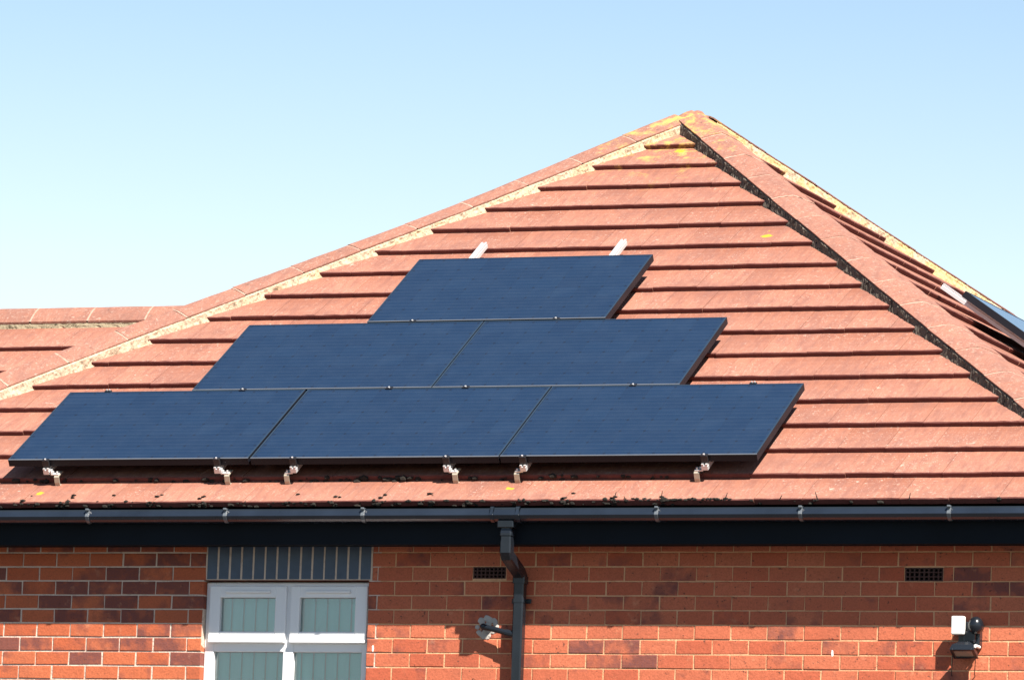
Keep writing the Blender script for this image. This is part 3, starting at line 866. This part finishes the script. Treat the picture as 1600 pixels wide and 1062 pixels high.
rows_p = [(0, 5.792, [-1.947, -.292, 1.357]), (1, 4.772, [-1.097, .549]), (2, 3.737, [-.277])]
plab = {(0, 0): 'black solar panel at the left end of the bottom row of three',
        (0, 1): 'black solar panel in the middle of the bottom row of three',
        (0, 2): 'black solar panel at the right end of the bottom row of three',
        (1, 0): 'left black solar panel of the middle row of two',
        (1, 1): 'right black solar panel of the middle row of two',
        (2, 0): 'single black solar panel alone at the top of the stepped array'}
proto = None
PG = 'black solar panels on the tiled roof'
for r, s0, xs in rows_p:
    for i, x in enumerate(xs):
        if proto is None:
            proto = empty('solar_panel', (0, 0, 0)); panel_parts(proto); p = proto
        else: p = copy_tree(proto)
        ctr = front_map(x, s0 - PH / 2, HT + rnd(-.001, .001))
        p.location = ctr; p.rotation_euler = (TH, 0, 0)
        tag(p, plab[(r, i)], 'solar panel', PG)
# one panel on the right-hand slope, its near lower part running out of the picture
sp = copy_tree(proto)
u_near, s_top = -1.516, 2.86
# local x along +y, local y upslope (-x), local z normal
mx = Matrix(((0, -CR, SR), (1, 0, 0), (0, SR, CR)))
sp.rotation_euler = mx.to_euler()
sp.location = right_map(u_near + PW / 2, s_top + PH / 2, .17)
tag(sp, 'black solar panel seen edge-on on the shaded-off right slope behind the hip', 'solar panel', PG)
sp['label'] = 'solar panel seen almost edge-on on the right-hand slope beyond the hip'

# ------------------------------------------------------------------ mounting rails
def rail_bar(b, y0, y1, z1=.1215 - .0, hgt=.040):
    """aluminium C-section; local x across, y upslope, z normal (measured from roof plane)"""
    z0 = z1 - hgt; w = .019
    prof = [(-w, z0), (w, z0), (w, z1 - .016), (w - .004, z1 - .012), (w, z1 - .008), (w, z1), (.006, z1), (.006, z1 - .012), (-.006, z1 - .012), (-.006, z1), (-w, z1),
            (-w, z1 - .008), (-w + .004, z1 - .012), (-w, z1 - .016)]
    rows = [[(x, y, z) for x, z in prof] for y in (y0, y1)]
    b.grid(rows, 'alu', closed=True); b.poly(list(reversed(rows[0])), 'alu'); b.poly(rows[1], 'alu')

def make_rail(name, x, s_low, y_len, label, hook_dx=None, mid_low=False, end_top=False, end_low=False, low_ext=.04, up_ext=.0, fmap=None, rot=None, grp='aluminium mounting rails of the panel array'):
    root = empty(name, (fmap or front_map)(x, s_low, 0), rot or (TH, 0, 0))
    b = MB(); rail_bar(b, -low_ext, y_len + up_ext); b.build('rail_bar', root)
    def clamp(nm, y, both):
        c_ = MB()
        c_.box((-.022, y - .009, .118), (.022, y + .009, HT + .004), 'clamp_black', .002)
        c_.box((-.022, y - (.014 if both else .006), HT + .0015), (.022, y + .016, HT + .0055), 'clamp_black', .001)
        cl = c_.build(nm, root)
        k_ = MB(); k_.cyl((0, y, HT + .005), (0, y, HT + .0115), .0065, 'alu', 10); k_.build('bolt', cl)
    if end_low: clamp('end_clamp', -.012, False)
    if mid_low: clamp('mid_clamp', -.0105, True)
    if end_top:
        c_ = MB(); y = y_len + .010
        c_.box((-.022, y - .009, .118), (.022, y + .009, HT + .004), 'clamp_black', .002)
        c_.box((-.022, y - .016, HT + .0015), (.022, y + .004, HT + .0055), 'clamp_black', .001)
        cl = c_.build('end_clamp', root)
        k_ = MB()
        for dx in (-.008, .010): k_.cyl((dx, y, HT + .005), (dx, y, HT + .012), .005, 'alu', 10)
        k_.build('bolt', cl)
    if hook_dx is not None:
        h = MB(); dx = hook_dx; w = .0165
        y = -.040; h0 = .030
        prof = [(y + .02, .006), (y, .004), (y - .002, .03), (y + .003, .064), (y + .011, .070), (y + .075, .070)]
        th_ = .006
        up_ = []; lo_ = []
        for i, (yy, zz) in enumerate(prof):
            a_ = prof[max(i - 1, 0)]; c2 = prof[min(i + 1, len(prof) - 1)]
            t2 = Vector((c2[0] - a_[0], c2[1] - a_[1])).normalized(); nn = Vector((-t2.y, t2.x))
            up_.append((yy + nn.x * th_ / 2, zz + nn.y * th_ / 2)); lo_.append((yy - nn.x * th_ / 2, zz - nn.y * th_ / 2))
        ring = up_ + list(reversed(lo_))
        rows = [[(xx, yy, zz) for yy, zz in ring] for xx in (dx - w, dx + w)]
        h.grid(rows, 'steel', closed=True); h.poly(list(reversed(rows[0])), 'steel'); h.poly(rows[1], 'steel')
        ho = h.build('roof_hook', root)
        sgn = -1 if dx > 0 else 1
        k_ = MB(); xa, xb = dx + sgn * -.012, dx + sgn * .040
        if abs(dx) > .01:
            t3 = .007
            ring = [(xa, .073), (xb, .073), (xb, .106), (xb - sgn * t3, .106), (xb - sgn * t3, .073 + t3), (xa, .073 + t3)]
            rr2 = [[(xx, yy, zz) for xx, zz in ring] for yy in (y + .010, y + .044)]
            k_.grid(rr2, 'alu', closed=True); k_.poly(list(reversed(rr2[0])), 'alu'); k_.poly(rr2[1], 'alu')
        else: k_.box((-.018, y + .010, .073), (.018, y + .044, .081), 'alu', .001)
        k_.build('foot_plate', ho)
        k_ = MB(); k_.cyl((dx, y + .026, .073), (dx, y + .026, .092), .0065, 'alu', 8); k_.cyl((dx, y + .026, .073), (dx, y + .026, .080), .010, 'alu', 6)
        k_.cyl((dx + sgn * .020, y + .022, .093), (dx + sgn * .048, y + .022, .093), .0055, 'alu', 8)
        k_.build('bolt', ho)
    tag(root, label, 'mounting rail', grp)
    return root

HK = -.0  # hooks: rail x, hook offset
bot = [(-2.502, .066, 'left rail of the left panel of the bottom row, hook to its right'),
       (-1.335, .060, 'right rail of the left panel of the bottom row, hook to its right'),
       (-.824, -.050, 'left rail of the middle panel of the bottom row, hook to its left'),
       (.189, .050, 'right rail of the middle panel of the bottom row, hook to its right'),
       (.687, -.046, 'left rail of the right panel of the bottom row, above the downpipe'),
       (1.849, -.056, 'rightmost rail of the bottom row, hook to its left')]
for x, dx, lab in bot:
    make_rail('mounting_rail', x, 5.792, PH, 'silver ' + lab, hook_dx=dx, end_low=True, end_top=(x in (-2.502, 1.849)), low_ext=.035)
for x, lab in ((-1.560, 'left rail under the left panel of the middle row'), (-.557, 'right rail under the left panel of the middle row'),
               (-.041, 'left rail under the right panel of the middle row'), (1.070, 'right rail under the right panel of the middle row')):
    make_rail('mounting_rail', x, 4.772, PH, 'silver ' + lab + ', only a bolt showing', mid_low=True, low_ext=-.004)
for x, lab in ((-.775, 'left white-silver rail end standing up above the top solar panel'), (.212, 'right white-silver rail end standing up above the top solar panel')):
    make_rail('mounting_rail', x, 3.737, PH, lab, mid_low=True, low_ext=-.004, up_ext=.375)
make_rail('mounting_rail', -1.36, s_top + PH, PH, 'white-silver rail showing under the edge-on panel on the right slope', low_ext=.04, up_ext=.20, hook_dx=.0,
          fmap=lambda x, s, h: right_map(x, s, h), rot=mx.to_euler())

# ------------------------------------------------------------------ waste pipe
wpr = empty('waste_pipe', (.454, YW, Z0 - 3.97))
b = MB()
b.cyl((.452, YW + .004, Z0 - 3.968), (.470, YW - .062, Z0 - 3.972), .0185, 'black_plastic', 14)
b.cyl((.462, YW - .060, Z0 - 3.970), (.668, YW - .072, Z0 - 4.018), .0170, 'black_plastic', 14)
b.blob((.464, YW - .061, Z0 - 3.970), .020, 'black_plastic', 2, .0)
child(b.build('pipe', smooth=False), wpr)
b = MB(); b.cyl((.615, YW - .069, Z0 - 4.006), (.668, YW - .072, Z0 - 4.018), .0215, 'black_plastic', 14); child(b.build('socket'), wpr)
b = MB()
for i in range(36):
    a = rnd(0, 6.28); r = .060 * math.sqrt(random.random())
    b.blob((.462 + r * math.cos(a) * 1.15, YW - .001, Z0 - 3.972 + r * math.sin(a)), rnd(.010, .020), 'cement', 2, .4, sc=(1.1, .28, 1))
child(b.build('cement_patch'), wpr)
tag(wpr, 'short black waste pipe from a cement patch in the bricks to the downpipe', 'pipe')

# ------------------------------------------------------------------ security light
sl_ = empty('security_light', (3.51, YW, Z0 - 4.0))
def part(b, name, par=None, smooth=False):
    o = b.build(name, smooth=smooth)
    return child(o, sl_) if par is None else o
b = MB(); b.box((3.448, YW - .060, Z0 - 4.085), (3.580, YW + .001, Z0 - 3.930), 'black_plastic', .008, 2)
b.box((3.485, YW - .085, Z0 - 4.055), (3.560, YW - .02, Z0 - 3.985), 'black_plastic', .010, 2)
part(b, 'back_box')
b = MB(); b.box((3.420, YW - .115, Z0 - 4.010), (3.497, YW - .070, Z0 - 3.902), 'white_plastic', .007, 2); part(b, 'sensor_box')
b = MB(); bm = bmesh.new(); bmesh.ops.create_uvsphere(bm, u_segments=24, v_segments=14, radius=.047)
b.add_bm(bm, 'black_plastic', Matrix.Translation((3.562, YW - .085, Z0 - 3.955)) @ Matrix.Diagonal((.95, 1.0, 1.12, 1)))
b.cyl((3.562, YW - .07, Z0 - 3.955), (3.555, YW, Z0 - 3.955), .034, 'black_plastic', 20); part(b, 'sensor_dome', smooth=True)
# lamp head tilted towards the ground
tilt = Matrix.Translation((3.502, YW - .112, Z0 - 4.118)) @ Matrix.Rotation(R(64), 4, 'X')
b = MB(); ring0 = [(-.072, 0, -.05), (.072, 0, -.05), (.072, 0, .05), (-.072, 0, .05)]
ring1 = [(-.066, .030, -.046), (.066, .030, -.046), (.066, .030, .046), (-.066, .030, .046)]
ring2 = [(-.032, .062, -.026), (.032, .062, -.026), (.032, .062, .026), (-.032, .062, .026)]
b.grid([[tilt @ Vector(p) for p in rr] for rr in (ring0, ring1, ring2)], 'black_plastic', closed=True)
b.poly([tilt @ Vector(p) for p in ring2], 'black_plastic')
for (lo, hi) in (((-.074, -.010, -.052), (-.056, .004, .052)), ((.056, -.010, -.052), (.074, .004, .052)), ((-.058, -.010, -.052), (.058, .004, -.034)), ((-.058, -.010, .034), (.058, .004, .052))):
    b.box(lo, hi, 'black_plastic', .002, xf=tilt)
lh = part(b, 'lamp_head')
b = MB(); b.box((-.057, -.004, -.035), (.057, -.001, .035), 'lampglass', xf=tilt)
o = b.build('lamp_glass'); o.parent = lh; o.location = (0, 0, 0)
b = MB()
for dx in (3.548, 3.575):
    b = MB(); b.cyl((dx, YW - .128, Z0 - 4.078), (dx + .002, YW - .055, Z0 - 4.080), .0100, 'white_plastic', 14); part(b, 'fixing_knob')
for dx in (3.432, 3.572):
    b = MB(); b.tube([(dx, YW - .112, Z0 - 4.115), (dx - .012, YW - .070, Z0 - 4.17), (dx - .03, YW - .02, Z0 - 4.235), (dx - .032, YW, Z0 - 4.245)], [(-.002, -.002), (.002, -.002), (.002, .002), (-.002, .002)], 'black_plastic')
    part(b, 'bracket_arm')
tag(sl_, 'black security floodlight with white sensor box on the sunlit brick wall', 'security light')

# ------------------------------------------------------------------ camera
cam = bpy.data.cameras.new('camera'); co = bpy.data.objects.new('camera', cam); COL.objects.link(co)
cam.sensor_width = 36.; cam.lens = 8930.98 / 1600 * 36.; cam.clip_end = 2000.; cam.clip_start = .5
yaw, pit, roll = -.3707, .1330, .0360
YAW, PIT, ROLL = -0.37065, 0.13297, 0.03603
fw = Vector((math.sin(YAW) * math.cos(PIT), math.cos(YAW) * math.cos(PIT), math.sin(PIT)))
rt_ = Vector((math.cos(YAW), -math.sin(YAW), 0)); up_ = rt_.cross(fw)
r2 = rt_ * math.cos(ROLL) + up_ * math.sin(ROLL); u2 = -rt_ * math.sin(ROLL) + up_ * math.cos(ROLL)
m3 = Matrix((r2, u2, -fw)).transposed()
co.matrix_world = Matrix.Translation((13.0425, -37.0396, Z0 - 6.828)) @ m3.to_4x4()
scene.camera = co

# ------------------------------------------------------------------ light
AZ, EL = R(48.5), R(50.0)
sd = Vector((math.sin(AZ) * math.cos(EL), -math.cos(AZ) * math.cos(EL), math.sin(EL)))   # towards the sun
sun = bpy.data.lights.new('sun', 'SUN'); so = bpy.data.objects.new('sun', sun); COL.objects.link(so)
sun.energy = 5.0; sun.angle = R(.53); sun.color = (1., .93, .84)
so.rotation_euler = sd.to_track_quat('Z', 'Y').to_euler(); so.location = (20, -30, 40)
w = bpy.data.worlds.new('World'); scene.world = w; w.use_nodes = True
wn = w.node_tree; sky = wn.nodes.new('ShaderNodeTexSky'); sky.sky_type = 'NISHITA'; sky.sun_disc = False
sky.sun_elevation = EL; sky.sun_rotation = math.atan2(sd.x, sd.y)
sky.air_density = 1.0; sky.dust_density = .15; sky.ozone_density = 1.0; sky.altitude = 0
bg = wn.nodes['Background']; bg.inputs['Strength'].default_value = .0475
# added boost: low sky behind the house brightened, front kept plain to limit fill
gw = G(wn); dirv = gw.obj() if False else wn.nodes.new('ShaderNodeTexCoord').outputs['Generated']
vm = wn.nodes.new('ShaderNodeVectorMath'); vm.operation = 'DOT_PRODUCT'; wn.links.new(dirv, vm.inputs[0]); vm.inputs[1].default_value = (-.40, .90, .15)
side = gw.ramp(vm.outputs['Value'], [(.15, 0.), (.85, 1.)])
zz = gw.sep(dirv)[2]
hz = gw.ramp(zz, [(.0, (.97, .80, .69)), (.075, (.95, .785, .675)), (.145, (.89, .775, .68)), (.19, (.72, .70, .665)), (.30, (.50, .53, .54)), (.6, (.5, .5, .5))])
hz2 = wn.nodes.new('ShaderNodeMix'); hz2.data_type = 'RGBA'; hz2.blend_type = 'MULTIPLY'; hz2.inputs['Factor'].default_value = 1.
wn.links.new(hz, hz2.inputs[6]); hz2.inputs[7].default_value = (2., 2., 2., 1.)
tint = gw.mix(side, (1., 1., 1.), hz2.outputs[2])
wn.links.new(gw.mix(1.0, sky.outputs[0], tint, 'MULTIPLY'), bg.inputs['Color'])
scene.view_settings.view_transform = 'Standard'; scene.view_settings.look = 'None'
scene.view_settings.exposure = 1.35; scene.view_settings.gamma = 1.0
